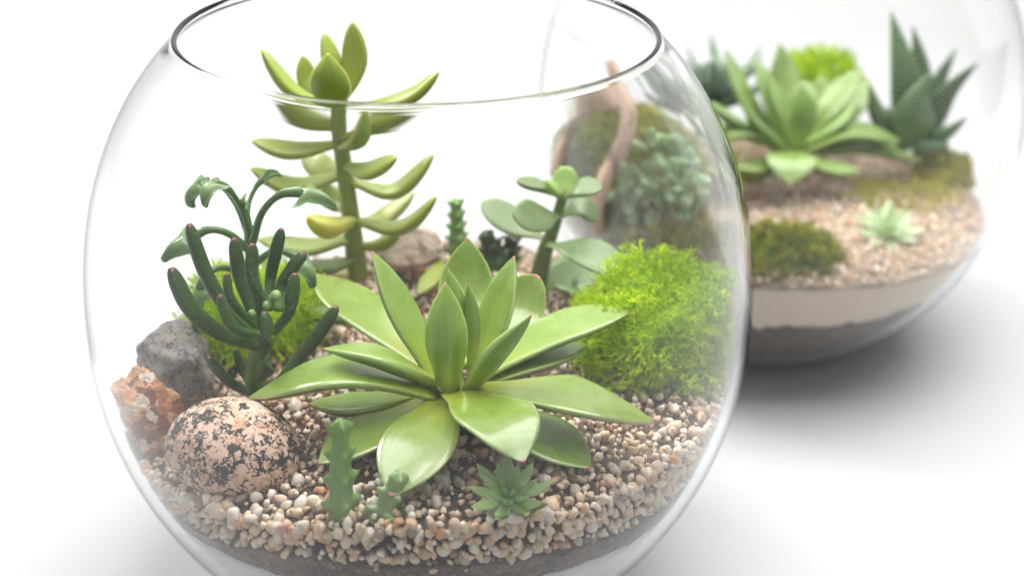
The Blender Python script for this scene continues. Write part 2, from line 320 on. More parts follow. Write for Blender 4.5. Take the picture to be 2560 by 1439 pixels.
# ------------------------------------------------------------------ bowls
Q, CZ, THK = 2.2, 1.08, .027
def rout(z):
    q = Q if z > 0 else 2.0
    return max(1-(abs(z)/CZ)**q, 0)**(1/q)
_iz = np.linspace(-1.05, .95, 400); _ir = np.array([rout(z) for z in _iz]); _nr, _nz = np.gradient(_iz), -np.gradient(_ir); _nl = np.hypot(_nr, _nz)
_th = np.interp(_iz, [-1, 0, .5, .85], [.03, .026, .02, .0155]); _pr, _pz = _ir-_th*_nr/_nl, _iz-_th*_nz/_nl; _o = np.argsort(_pz); _pr, _pz = _pr[_o], _pz[_o]
def rin(z, t=THK): return float(np.interp(z, _pz, _pr))
def bowl_mesh():
    P = [(0, TZ+.012), (.2, TZ+.012), (.33, TZ+.006), (.375, TZ+.0015), (.40, TZ+.004)]
    zs = np.linspace(TZ+.012, .825, 64)
    P += [(rout(z), z) for z in zs[1:]]
    zr = .846; ro = rout(.80); ctr = (rout(.834)-.0075, .836)
    # a slightly thickened fire-polished lip
    rr = .0088
    P += [(ctr[0]+rr*math.cos(a), ctr[1]+rr*math.sin(a)*1.15) for a in np.linspace(-.15, math.pi+.25, 12)]
    zi = np.linspace(.815, TZ+.075, 60)
    P += [(rin(z), z) for z in zi] + [(.25, TZ+.07), (.1, TZ+.066), (0, TZ+.065)]
    seg = 160; V = []; F = []
    nP = len(P)
    for r, z in P[1:-1]:
        for k in range(seg):
            a = 2*math.pi*k/seg; V.append((r*math.cos(a), r*math.sin(a), z))
    rows = nP-2
    F = [[i*seg+k, i*seg+(k+1) % seg, (i+1)*seg+(k+1) % seg, (i+1)*seg+k] for i in range(rows-1) for k in range(seg)]
    b = len(V); V.append((0, 0, P[0][1])); V.append((0, 0, P[-1][1]))
    F += [[b, (k+1) % seg, k] for k in range(seg)] + [[b+1, (rows-1)*seg+k, (rows-1)*seg+(k+1) % seg] for k in range(seg)]
    return mk('glass_bowl', V, F, M['glass'])
BM = bowl_mesh(); B2 = Vector((1.377, 1.833, 0))
o = link('glass_bowl', BM); tag(o, 'large round clear glass bowl in front, open at the top, filled with succulents', 'glass bowl', 'round glass terrarium bowls')
o = link('glass_bowl', BM); o.location = B2; o.rotation_euler.z = 1.; tag(o, 'blurred round clear glass bowl standing behind and to the right', 'glass bowl', 'round glass terrarium bowls')

def layer(name, cx, cy, ztop, zbot, mat, gap=.006, seg=144, rows=8, top=True, seed=0):
    """a band of sand between two wavy levels lying against the inside of the glass"""
    V, F = [], []
    for i in range(rows+1):
        for k in range(seg):
            a = 2*math.pi*k/seg; zt, zb = ztop(a), zbot(a); z = zb+(zt-zb)*i/rows; r = rin(z)-gap
            V.append((cx+r*math.cos(a), cy+r*math.sin(a), z))
    F = [[i*seg+k, i*seg+(k+1) % seg, (i+1)*seg+(k+1) % seg, (i+1)*seg+k] for i in range(rows) for k in range(seg)]
    if top:
        b = len(V); V.append((cx, cy, np.mean([ztop(a) for a in (0, 1.5, 3, 4.5)])-.06)); F += [[b, rows*seg+k, rows*seg+(k+1) % seg] for k in range(seg)]
    b = len(V); V.append((cx, cy, np.mean([zbot(a) for a in (0, 1.5, 3, 4.5)]))); F += [[b, (k+1) % seg, k] for k in range(seg)]
    return link(name, mk(name, V, F, mat))
def wav(a, s, amp): return amp*(noise.noise(Vector((math.cos(a)*2.5+s, math.sin(a)*2.5, s)))+.6*noise.noise(Vector((math.cos(a)*14+s, math.sin(a)*14, s)))+.35*noise.noise(Vector((math.cos(a)*45, math.sin(a)*45, s))))
gb = lambda a: -.315-.07*max(0, -math.cos(a))-.03*max(0, math.cos(a))+wav(a, 3., .03)
wb = lambda a: -.415+.03*max(0, -math.cos(a))+.01*max(0, math.cos(a))+wav(a, 9., .02)
o = layer('dark_soil_layer', 0, 0, gb, wb, M['dark_soil']); tag(o, 'dark grey crushed soil layer below the gravel in the front bowl', 'soil layer', kind='stuff')
o = layer('white_sand_layer', 0, 0, wb, lambda a: TZ+.1, M['white_sand'], gap=.0065); tag(o, 'white sand layer at the bottom of the front bowl', 'sand layer', kind='stuff')
g2 = lambda a: -.375+wav(a, 5., .02)
d2 = lambda a: -.56-.02*math.cos(a)+wav(a, 7., .06)
cx2, cy2 = B2.x, B2.y
o = layer('beige_sand_layer', cx2, cy2, g2, d2, M['pink_sand']); tag(o, 'pinkish beige sand layer below the gravel in the rear bowl', 'sand layer', kind='stuff')
o = layer('dark_soil_layer', cx2, cy2, d2, lambda a: TZ+.1, M['dark_soil'], gap=.0065); tag(o, 'dark soil layer at the bottom of the rear bowl', 'soil layer', kind='stuff')

# ------------------------------------------------------------------ gravel
def pebble_base(k, sub=2):
    V, F = ico(sub); out = []
    for i in range(k):
        sc = np.array([1.22, random.uniform(.8, 1.1), random.uniform(.65, .95)])
        pl = rng.normal(size=(10, 3)); pl /= np.linalg.norm(pl, axis=1)[:, None]; d = np.ones(len(V))
        for p in pl:   # soft facets
            q = V@p; lim = random.uniform(.45, .78); d = np.where(q > lim, np.minimum(d, (lim+.04*(q-lim))/np.maximum(q, 1e-3)), d)
        U = V*d[:, None]
        U = U*(1+np.array([noise.noise(Vector(v)*1.6+Vector((i*7, 0, 0)))*.16 for v in U]))[:, None]*sc
        out.append((U, F))
    return out
PB = pebble_base(10, 2); PB1 = pebble_base(8, 1)
def sst(a, b, x): t = min(max((x-a)/(b-a), 0), 1); return t*t*(3-2*t)
def ground(x, y): return -.185-.05*sst(.1, .5, -x)-.09*sst(.5, .95, -x)+.05*sst(.5, .95, x)+.035*noise.noise(Vector((x*2.3, y*2.3, 1.7)))+.03*max(0, -y-.55)-.03*max(0, y)+.03*math.exp(-((x-.1)**2+(y+.35)**2)/.12)
# bed under the gravel
V, F = [], []; seg, rows = 96, 14
for i in range(rows+1):
    for k in range(seg):
        a = 2*math.pi*k/seg; zz = ground(.9*math.cos(a), .9*math.sin(a))-.05; r = (rin(zz)-.03)*(i+.001)/rows; V.append((r*math.cos(a), r*math.sin(a), ground(r*math.cos(a), r*math.sin(a))-.035))
F = [[i*seg+k, i*seg+(k+1) % seg, (i+1)*seg+(k+1) % seg, (i+1)*seg+k] for i in range(rows) for k in range(seg)]
o = link('potting_soil', mk('potting_soil', V, F, M['potting'])); tag(o, 'dark potting soil showing between the gravel in the front bowl', 'soil', kind='stuff')
def dart(n, rmin, rmax, dmin, tries=14, fn=None):
    cell = {}; out = []
    for _ in range(n*tries):
        a = random.uniform(0, 2*math.pi); r = math.sqrt(random.uniform(rmin**2, rmax**2)); x, y = r*math.cos(a), r*math.sin(a)
        i, j = int(x//dmin), int(y//dmin)
        if any((x-p)**2+(y-q)**2 < dmin*dmin for u in (-1, 0, 1) for v in (-1, 0, 1) for p, q in cell.get((i+u, j+v), ())): continue
        cell.setdefault((i, j), []).append((x, y)); out.append((x, y))
        if len(out) >= n: break
    return np.array(out)
pos, sc = [], []
for lay, (dm, dz) in enumerate(((.027, -.008), (.027, -.022))):
    for x, y in dart(5200, 0, rin(-.17)-.018, dm):
        s = min(max(random.lognormvariate(math.log(.0145), .28), .008), .032); pos.append((x, y, ground(x, y)+dz+random.uniform(-.008, .01))); sc.append(s)
# against the glass
for row in range(17):
    z0 = -.085-row*.022; k = int(2*math.pi*0.93/.029)
    for i in range(k):
        a = 2*math.pi*(i+.5*(row % 2)+random.uniform(-.3, .3))/k; z = z0+random.uniform(-.012, .012)
        if z < gb(a)-.005+random.uniform(-.02, .012) or z > ground(.93*math.cos(a), .93*math.sin(a))-.006: continue
        s = min(max(random.lognormvariate(math.log(.0165), .25), .01), .032); r = rin(z)-s-.004; pos.append((r*math.cos(a), r*math.sin(a), z)); sc.append(s)
pos = np.array(pos); sc = np.array(sc)
# bare dark soil shows under the rosette and between the plants
bare = np.exp(-((pos[:, 0]-.1)**2/.10+(pos[:, 1]+.42)**2/.055))*.8
bare = np.maximum(bare, np.array([.45*sst(.05, .35, noise.noise(Vector((p[0]*3.5, p[1]*3.5, 4.)))) if p[1] > -.45 else 0 for p in pos]))
keep = (rng.random(len(pos)) > bare) | (np.hypot(pos[:, 0], pos[:, 1]) > .86); pos = pos[keep]; sc = sc[keep]
# keep clear of the glass
rr = np.hypot(pos[:, 0], pos[:, 1]); lim = np.array([rin(z) for z in pos[:, 2]])-sc-.003; f = np.minimum(1, lim/rr); pos[:, 0] *= f; pos[:, 1] *= f
d = np.linalg.norm(pos-CAM, axis=1); score = sc/d
px = (pos-CAM); dep = px@_F; sx = 1280+FPX*(px@RT)/dep; sy = 719.5+FPX*(px@DN)/dep
front = (pos[:, 1] < -.35) & (sy > 1060) & (sy < 1425) & (sx > 330) & (sx < 1800) & (np.array([p[2] > ground(p[0], p[1])-.02 or np.hypot(p[0], p[1]) > rin(p[2])-.06 for p in pos]))
hid = ((sx > 600) & (sx < 1480) & (sy < 1180)) | ((sx > 430) & (sx < 750) & (sy < 1240))
cand = np.where(front & ~hid)[0]; cand = cand[np.argsort(-score[cand])][:300]
root = empty('gravel_bed', (0, 0, -.2), 'layer of small cream, tan and orange pebbles covering the front bowl', 'gravel')
pm = [mk('pebble', V_, F_, M['pebble']) for V_, F_ in PB]
rots = rand_rot(len(pos))
for i in cand:
    o = bpy.data.objects.new('pebble', pm[i % len(pm)]); col.objects.link(o); o.parent = root; o.matrix_parent_inverse = root.matrix_world.inverted()
    o.matrix_world = Matrix.Translation(Vector(pos[i])) @ Matrix(rots[i].tolist()).to_4x4() @ Matrix.Scale(sc[i], 4)
rest = np.setdiff1d(np.arange(len(pos)), cand)
o = link('small_pebbles', instances('small_pebbles', PB1 + PB[:2], pos[rest], sc[rest], rots[rest], M['pebble'], smooth=True), root); tag(o, kind='stuff')

def ground2(x, y): return -.36+.03*noise.noise(Vector((x*2, y*2, 5.)))
V = []
for i in range(rows+1):
    for k in range(seg):
        a = 2*math.pi*k/seg; r = (rin(-.3)-.012)*(i+.001)/rows; V.append((cx2+r*math.cos(a), cy2+r*math.sin(a), ground2(r*math.cos(a), r*math.sin(a))-.01))
o = link('potting_soil', mk('potting_soil', V, F, M['dry_grit'])); tag(o, 'brown gritty soil showing between the gravel in the rear bowl', 'soil', kind='stuff')
p2 = dart(5200, 0, rin(-.32)-.025, .024); q2 = np.array([(cx2+x, cy2+y, ground2(x, y)+random.uniform(-.005, .015)) for x, y in p2])
o = link('gravel', instances('gravel', PB1, q2, rng.uniform(.009, .021, len(q2)), rand_rot(len(q2)), M['pebble'])); tag(o, 'blurred layer of tan gravel in the rear bowl', 'gravel', kind='stuff')

def inside(P, cx=0., cy=0., gap=.006):
    P = np.array(P); x, y = P[:, 0]-cx, P[:, 1]-cy; rr = np.maximum(np.hypot(x, y), 1e-5); k = np.minimum(1, (np.interp(P[:, 2], _pz, _pr)-gap)/rr)
    P[:, 0] = cx+x*k; P[:, 1] = cy+y*k; return P
def inside_mesh(me, cx=0., cy=0., gap=.006, mw=None):
    a = np.zeros(len(me.vertices)*3, dtype=np.float32); me.vertices.foreach_get('co', a); a = a.reshape(-1, 3).astype(float)
    if mw is not None:
        A = np.array(mw); a = a@A[:3, :3].T+A[:3, 3]
    a = inside(a, cx, cy, gap)
    if mw is not None: a = (a-A[:3, 3])@np.linalg.inv(A[:3, :3]).T
    me.vertices.foreach_set('co', a.astype(np.float32).ravel()); me.update()
# ------------------------------------------------------------------ rocks
def rock(name, px, py, y, size, mat, label, rot=(0, 0, 0), rough=.1, freq=1.3, sub=5, facets=0, cat='rock', seed=0):
    V, F = ico(sub); V = V.copy(); d = np.ones(len(V))
    rs = np.random.default_rng(seed+11)
    for _ in range(facets):
        p = rs.normal(size=3); p /= np.linalg.norm(p); q = V@p; lim = rs.uniform(.55, .82); d = np.where(q > lim, np.minimum(d, (lim+.12*(q-lim))/np.maximum(q, 1e-3)), d)
    V = V*d[:, None]
    o3 = Vector((seed*3.1, seed*1.7, 0))
    k = np.array([noise.noise(Vector(v)*freq+o3)*rough + noise.noise(Vector(v)*freq*3+o3)*rough*.45 + noise.noise(Vector(v)*freq*8+o3)*rough*(.22 if facets else .05) + (noise.noise(Vector(v)*freq*20+o3)*rough*.12 if facets else 0) for v in V])
    V = V*(1+k)[:, None]*np.array(size)
    o = link(name, mk(name, V, F, mat)); o.location = PY(px, py, y); o.rotation_euler = [math.radians(a) for a in rot]
    bpy.context.view_layer.update(); inside_mesh(o.data, mw=o.matrix_world)
    return tag(o, label, cat)
rock('granite_pebble', 590, 1120, -.62, (.182, .145, .131), M['granite'], 'smooth rounded pink and black speckled granite stone at the front left', rot=(0, 14, 0), rough=.05, freq=1.1, seed=3)
rock('grey_stone', 422, 910, -.15, (.135, .13, .15), M['grey_rock'], 'rough grey stone at the left glass behind the orange rock', rot=(0, 0, 20), rough=.16, facets=7, seed=5)
rock('orange_rock', 366, 1035, -.43, (.092, .085, .15), M['orange_rock'], 'craggy rust orange rock between the grey stone and the left glass', rot=(0, -22, 10), rough=.26, freq=1.7, facets=9, seed=8)
rock('dark_stone', 352, 1115, -.40, (.07, .06, .055), M['grey_rock'], 'small dark grey stone under the orange rock at the left glass', rough=.2, facets=6, seed=9)
rock('beige_stone', 1028, 622, .6, (.135, .1, .075), M['beige_rock'], 'smooth beige stone at the back of the front bowl behind the green rosette', rot=(0, -8, 0), rough=.1, facets=3, seed=12)

# crumbs of soil, bark and grit scattered on the gravel
cr = dart(1500, 0, .88, .012); cz = np.array([(x, y, ground(x, y)+.006+random.uniform(-.004, .006)) for x, y in cr])
cr_k = (rng.random(len(cz)) < np.where(cz[:, 1] > -.5, .75, .25)); cz = cz[cr_k]
o = link('soil_crumbs', instances('soil_crumbs', [(V_*np.array([1.5, .8, .6]), F_) for V_, F_ in PB1], cz, rng.uniform(.003, .011, len(cz)), rand_rot(len(cz)), M['potting'])); tag(o, 'dark crumbs of soil and bark scattered over the front gravel', 'soil crumbs', kind='stuff')
# ------------------------------------------------------------------ plants: leaves written as points of the photograph with their distance
UPV = np.array([0, 0, 1.])
def leaf(plant, pts, w, th, prof, face, mat, name='leaf', **kw):
    o = link(name, leaf_mesh(name, pts, w, th, prof, face, mat, **kw), plant); return o

# the big rosette in front
C0 = PY(1128, 962, -.385)
ros = empty('green_rosette', (C0[0], C0[1], -.17), 'large apple green rosette of pointed waxy leaves in the middle of the front bowl', 'succulent')
E_ = M['echeveria']
def rl(base, mid, tip, w, th=.05, prof='agave', face=UPV, cup=.22, keel=.25, mat=E_):
    if face is UPV:
        T = tip-base; h = np.array([T[0], T[1], 0]); hl_ = np.linalg.norm(h); face = UPV*hl_-h/hl_*T[2]; face = face/np.linalg.norm(face)
    return leaf(ros, [base, mid, tip], w, th, prof, face, mat, cup=cup, keel=keel, n=30, ring=20)
bz = -.10
# flat outer leaves: base, middle and tip with their heights
rl(PZ(1085, 1000, -.12), PZ(900, 1095, -.125), PZ(796, 1157, -.15), .17, mat=E_)
rl(PZ(1180, 1010, -.12), PZ(1350, 1085, -.12), PZ(1474, 1166, -.15), .19, cup=.15)
rl(PZ(1060, 985, -.12), PZ(900, 1010, -.11), PZ(770, 1010, -.13), .11)
rl(PZ(1190, 965, -.11), PZ(1330, 905, -.08), PZ(1470, 862, -.08), .13)
rl(PZ(1080, 985, -.08), PZ(845, 930, .03), PZ(618, 997, -.07), .175, th=.06, cup=.16)
rl(PZ(1085, 930, -.09), PZ(930, 800, -.01), PZ(782, 688, .03), .175, th=.05)
rl(PZ(1180, 950, -.09), PZ(1390, 830, 0.0), PZ(1577, 781, .06), .17, th=.055)
rl(PZ(1170, 975, -.08), PZ(1400, 985, .0), PZ(1635, 1052, -.08), .19, th=.055, cup=.2)
rl(PZ(1105, 1000, -.09), PZ(1055, 1095, -.07), PZ(978, 1236, -.12), .205, th=.05, cup=.2)
rl(PZ(1140, 985, -.06), PZ(1250, 1050, .02), PZ(1307, 1152, -.03), .215, th=.055, cup=.24)
# rising leaves
rl(PY(1160, 920, -.33), PY(1165, 745, -.13), PY(1170, 598, -.07), .165, th=.04, face=(0, -1, .3))
rl(PY(1200, 930, -.33), PY(1285, 790, -.12), PY(1345, 692, -.06), .16, th=.04, prof='round', face=(-.3, -1, .4))
rl(PY(1100, 960, -.40), PY(950, 890, -.50), PY(806, 872, -.53), .115, th=.055, prof='inner', cup=.2)
rl(PY(1095, 950, -.38), PY(1010, 790, -.33), PY(931, 631, -.30), .125, th=.055, prof='inner', cup=.25)
rl(PY(1190, 940, -.37), PY(1240, 790, -.31), PY(1286, 643, -.27), .12, th=.055, prof='inner', cup=.3)
rl(PY(1130, 920, -.36), PY(1140, 780, -.345), PY(1119, 672, -.32), .07, th=.045, prof='inner', cup=.25, face=(0, 1, .15))
rl(PY(1180, 920, -.37), PY(1180, 810, -.36), PY(1170, 710, -.35), .05, th=.035, prof='inner', cup=.25, face=(0, 1, .15))
rl(PY(1170, 975, -.43), PY(1235, 875, -.50), PY(1327, 788, -.54), .105, th=.06, prof='inner', cup=.25)
rl(PY(1122, 975, -.44), PY(1115, 850, -.47), PY(1114, 708, -.45), .118, th=.065, prof='inner', cup=.3, face=(0, 1, .15))
link('crown', mk('crown', *[(lambda A: (A[0], A[1]))(tube_arrays([C0+np.array([0, 0, -.1]), C0+np.array([0, 0, .0]), C0+np.array([0, .01, .03])], [.08, .075, .02]))][0], M['stem'], attrs=None), ros)

# tall stonecrop
YS = .42
sed = empty('tall_stonecrop', tuple(PY(893, 690, YS)), 'tall yellow green stonecrop with long curved leaves rising above the bowl rim', 'succulent')
tube('stem', [PY(895, 700, YS), PY(880, 580, YS), PY(862, 440, YS-.01), PY(848, 340, YS-.02), PY(838, 255, YS-.03)], [.037, .033, .029, .027, .024], M['stem'], sed, ring=14)
def sl(pts, w=.085, th=.05, face=UPV, prof='sedum', mat=M['sedum'], **kw): return leaf(sed, pts, w*.88, th, prof, face, mat, n=20, ring=14, cup=.18, **kw)
def P3(a, b, c, ya, yb, yc): return [PY(*a, ya), PY(*b, yb), PY(*c, yc)]
sl(P3((845, 362), (730, 378), (626, 356), .40, .36, .33), face=(0, -.25, 1), w=.1)
sl(P3((858, 440), (730, 468), (624, 424), .41, .35, .30), face=(0, -.3, 1), w=.1)
sl(P3((865, 418), (920, 428), (992, 396), .38, .28, .22), w=.10, face=(-.5, -.2, 1))
sl(P3((878, 458), (985, 480), (1084, 390), .40, .38, .37), w=.095, face=(-.3, -.2, 1))
sl(P3((885, 555), (1000, 570), (1092, 495), .40, .33, .30), w=.1, face=(-.3, 0, 1))
sl(P3((895, 560), (960, 545), (1036, 486), .45, .56, .6), w=.09, face=(-.3, -.4, 1))
sl(P3((880, 555), (820, 565), (766, 548), .37, .25, .2), w=.095, th=.08, mat=M['yellow_sedum'], face=(0, -.2, 1))
sl(P3((885, 600), (760, 622), (640, 603), .41, .38, .36), w=.1, face=(0, -.3, 1))
sl(P3((892, 620), (950, 612), (1003, 576), .42, .40, .40), w=.075)
sl(P3((888, 650), (820, 668), (755, 668), .40, .32, .25), w=.1, mat=M['jade'])
sl(P3((850, 440), (800, 420), (752, 388), .46, .6, .68), w=.11, face=(.2, -1, .5))
sl(P3((870, 530), (830, 500), (812, 462), .46, .55, .6), w=.1, face=(.2, -1, .5))
sl(P3((840, 322), (760, 305), (668, 262), .40, .40, .39), w=.065)
sl(P3((850, 350), (930, 320), (1062, 296), .38, .36, .35), w=.07, face=(0, 0, 1))
sl(P3((850, 370), (895, 350), (912, 300), .38, .3, .26), w=.09, face=(-.4, .2, 1))
sl(P3((838, 275), (735, 225), (654, 124), .38, .36, .36), w=.085, face=(.5, -.1, 1))
sl(P3((838, 262), (775, 210), (756, 138), .42, .48, .5), w=.085, face=(.4, -.8, .3))
sl(P3((842, 262), (835, 180), (810, 82), .42, .44, .46), w=.085, face=(.7, -.6, .2))
sl(P3((846, 265), (885, 165), (882, 55), .40, .43, .45), w=.105, face=(-.4, -.9, .1))
sl(P3((834, 280), (824, 205), (820, 133), .36, .27, .26), w=.145, th=.05, face=(0, 1, .2), prof='inner')
sl(P3((850, 280), (1010, 245), (1098, 180), .38, .36, .35), w=.085, face=(-.3, -.2, 1))

# fallen leaves on the gravel
o = link('fallen_leaf', leaf_mesh('fallen_leaf', [PZ(1105, 655, -.13), PZ(1080, 700, -.13), PZ(1045, 740, -.14)], .07, .05, 'sedum', UPV, M['sedum'])); tag(o, 'long olive leaf lying on the gravel behind the green rosette', 'leaf')
o = link('fallen_leaf', leaf_mesh('fallen_leaf', [PZ(740, 770, -.13), PZ(820, 790, -.13), PZ(900, 800, -.14)], .07, .05, 'sedum', UPV, M['jade'])); tag(o, 'dull grey green leaf lying on the gravel behind the finger plant', 'leaf')
o = link('fallen_leaf', leaf_mesh('fallen_leaf', [PZ(840, 690, -.13), PZ(870, 688, -.12), PZ(905, 692, -.13)], .05, .02, 'sedum', UPV, M['yellow_sedum'])); tag(o, 'small yellow withered leaf at the foot of the tall stonecrop', 'leaf')

# dark finger plant
YF = -.3
fin = empty('finger_plant', tuple(PY(645, 985, YF)), 'dark green succulent with finger shaped leaves and red tips at the left of the rosette', 'succulent')
tube('stem', [PY(640, 990, YF), PY(645, 900, YF), PY(655, 820, YF)], [.03, .033, .028], M['dark_stem'], fin)
def fl(pts, r, ys, th=None):
    P = [PY(p[0], p[1], y) for p, y in zip(pts, ys)]
    o = leaf(fin, P, 2*r/920, (th or 1.75*r)/920, 'finger', (.3, -.2, 1), M['finger'], cup=0, n=22, ring=16)
    return o
fl([(645, 862), (560, 835), (480, 770), (430, 672)], 25, [-.32, -.38, -.42, -.42])
fl([(640, 835), (565, 765), (515, 680), (474, 563)], 22, [-.3, -.3, -.3, -.3])
fl([(648, 835), (625, 760), (600, 690), (586, 598)], 21, [-.28, -.26, -.24, -.23])
fl([(655, 820), (650, 740), (632, 690), (633, 612)], 19, [-.31, -.33, -.34, -.34])
fl([(670, 780), (676, 700), (688, 640), (704, 575)], 17, [-.25, -.2, -.2, -.2])
fl([(640, 815), (600, 775), (575, 735), (568, 686)], 14, [-.34, -.38, -.4, -.4])
fl([(645, 835), (600, 825), (570, 790), (552, 738)], 17, [-.34, -.42, -.45, -.46])
fl([(682, 830), (715, 790), (732, 740), (738, 686)], 18, [-.32, -.34, -.35, -.35])
fl([(695, 780), (705, 720), (730, 670), (762, 634)], 20, [-.26, -.22, -.22, -.22])
fl([(655, 890), (668, 850), (668, 815), (660, 780)], 18, [-.36, -.42, -.42, -.41])
fl([(690, 970), (730, 915), (785, 850), (842, 770)], 20, [-.30, -.28, -.26, -.25])
fl([(632, 988), (590, 965), (555, 935), (522, 895)], 16, [-.33, -.36, -.38, -.38])
fl([(632, 975), (612, 940), (600, 910), (588, 875)], 13, [-.28, -.25, -.24, -.24])
fl([(655, 945), (668, 930), (672, 910), (668, 888)], 19, [-.33, -.4, -.42, -.42], th=20)
for x, y, r in ((630, 785, 10), (668, 765, 12), (660, 790, 9), (680, 745, 9), (690, 740, 14)):
    V, F_ = ico(2); c = PY(x, y, -.36); link('bud', mk('bud', V*r/900+c, F_, M['stapelia'], attrs={'rnd': [.5]*len(V)}), fin)

# spearhead plant
YP = -.02
spe = empty('spearhead_plant', tuple(PY(635, 700, YP)), 'blue green succulent with spearhead leaves nodding on arched stalks behind the finger plant', 'succulent')
tube('stem', [PY(640, 760, YP), PY(628, 660, YP), PY(618, 560, YP), PY(610, 520, YP)], [.024, .02, .016, .01], M['spear'], spe)
def spearhead(stalk, ys, tip, ytip, width, face, r=.009, fold=.45):
    """an arching stalk that ends in a keeled three pointed head"""
    P = [PY(p[0], p[1], y) for p, y in zip(stalk, ys)]; T = PY(tip[0], tip[1], ytip); n0 = P[-1]; d = T-n0; L = np.linalg.norm(d); d /= L
    N = np.array(face, float); N -= (N@d)*d; N /= np.linalg.norm(N); S = np.cross(d, N); w = width/2
    V, F, uv = tube_arrays(P, [r*.95, r*.8, r*.75, r*1.3], 10, 24)
    o = link('leaf', mk('leaf', V, F, M['spear'], uv=[(.5+.3*math.cos(q*6.28), .3+.6*t) for q, t in uv], attrs={'rnd': [random.random()]*len(V), 'side': [0.]*len(V)}), spe)
    rows = [(-.28, .016), (-.1, .05), (.02, .32), (.06, 1.0), (.13, .80), (.24, .52), (.4, .47), (.6, .34), (.8, .17), (.93, .06), (1.0, .01)]
    V, uv, sd = [], [], []; K = 7
    for k, (u, v) in enumerate(rows):
        back = -.10*L if k == 3 else 0
        for up in (1, 0):
            for q in range(K):
                x = -1+2*q/(K-1); th = (.016 if up else -.016)*(1-x*x)**.5*(1 if 0 < k < len(rows)-1 else .4)
                V.append(n0+d*(u*L+back*abs(x)**2)+S*x*v*w+N*(th-fold*abs(x)*v*w*(1.0-.3*abs(x))+.02*math.sin(u*3.1))); uv.append((x*.5+.5, .45+.5*max(u, 0))); sd.append(float(up))
    m_ = 2*K; F = []
    for k in range(len(rows)-1):
        for q in range(K-1):
            a, b = k*m_+q, (k+1)*m_+q; F.append([a, a+1, b+1, b]); a += K; b += K; F.append([a, b, b+1, a+1])
        a, b = k*m_, (k+1)*m_; F.append([a, b, b+K, a+K]); a += K-1; b += K-1; F.append([a, a+K, b+K, b])
    link('leaf_tip', mk('leaf_tip', V, F, M['spear'], uv=uv, attrs={'rnd': [random.random()]*len(V), 'side': sd}), o)
spearhead([(628, 620), (605, 530), (570, 475), (532, 460)], [-.02, -.05, -.1, -.14], (513, 522), -.18, .115, (-.5, -.9, .2), r=.011)
spearhead([(620, 600), (590, 520), (548, 468), (500, 462)], [-.02, 0, .02, .03], (478, 524), .04, .10, (-.9, -.4, .2))
spearhead([(630, 610), (655, 535), (700, 490), (758, 482)], [-.03, -.07, -.09, -.1], (842, 528), -.12, .12, (.3, -.5, 1), r=.014, fold=.6)
spearhead([(616, 560), (622, 510), (640, 470), (660, 450)], [-.01, .02, .04, .05], (702, 440), .05, .05, (0, -.5, 1), r=.009)
spearhead([(612, 560), (610, 530), (608, 510)], [-.04, -.05, -.05], (614, 486), -.05, .035, (0, -.8, .5), r=.005)
spearhead([(632, 640), (575, 590), (520, 578), (470, 602)], [-.04, -.1, -.13, -.15], (406, 658), -.17, .14, (-.3, -.7, .8), r=.014, fold=.7)
spearhead([(640, 660), (680, 632), (720, 635), (752, 655)], [-.04, -.1, -.12, -.13], (780, 724), -.14, .12, (.8, -.5, .5), r=.013, fold=.6)
spearhead([(625, 700), (570, 675), (530, 680), (500, 720)], [-.04, -.05, -.1, -.1], (500, 840), -.1, .12, (-.8, -.5, .5), r=.012)

# jade plant
YJ = .4
jad = empty('jade_plant', tuple(PY(1345, 735, YJ)), 'upright jade plant with grey green oval leaves standing left of the lime moss', 'succulent')
tube('stem', [PY(1340, 745, YJ), PY(1362, 640, YJ), PY(1380, 590, YJ), PY(1402, 520, YJ), PY(1408, 482, YJ)], [.034, .03, .025, .02, .016], M['dark_stem'], jad, ring=12)
def jl(pts, ys, w, face, mat=M['jade'], th=.035, prof='round', **kw): return leaf(jad, [PY(p[0], p[1], y) for p, y in zip(pts, ys)], w, th, prof, face, mat, cup=.18, n=20, ring=14, **kw)
jl([(1408, 495), (1412, 460), (1428, 422)], [.41, .44, .46], .08, (0, -1, .3), M['young_jade'], prof='plump')
jl([(1402, 498), (1355, 468), (1292, 456)], [.39, .37, .36], .075, (.1, -.1, 1))
jl([(1404, 492), (1388, 475), (1368, 452)], [.38, .34, .33], .045, (.8, -.2, .6), M['young_jade'])
jl([(1410, 500), (1450, 473), (1508, 474)], [.38, .33, .31], .085, (-.2, -.4, 1))
jl([(1404, 545), (1455, 522), (1500, 552)], [.42, .45, .46], .09, (.1, -.5, 1))
jl([(1400, 545), (1340, 545), (1283, 540)], [.36, .25, .2], .115, (0, -.75, .7))
jl([(1368, 605), (1300, 570), (1203, 512)], [.42, .48, .5], .12, (.4, -.6, .9))
jl([(1370, 615), (1460, 632), (1572, 684)], [.37, .28, .24], .13, (.25, -.55, .9))
jl([(1350, 735), (1420, 690), (1508, 676)], [.42, .47, .5], .14, (0, -.6, .8))

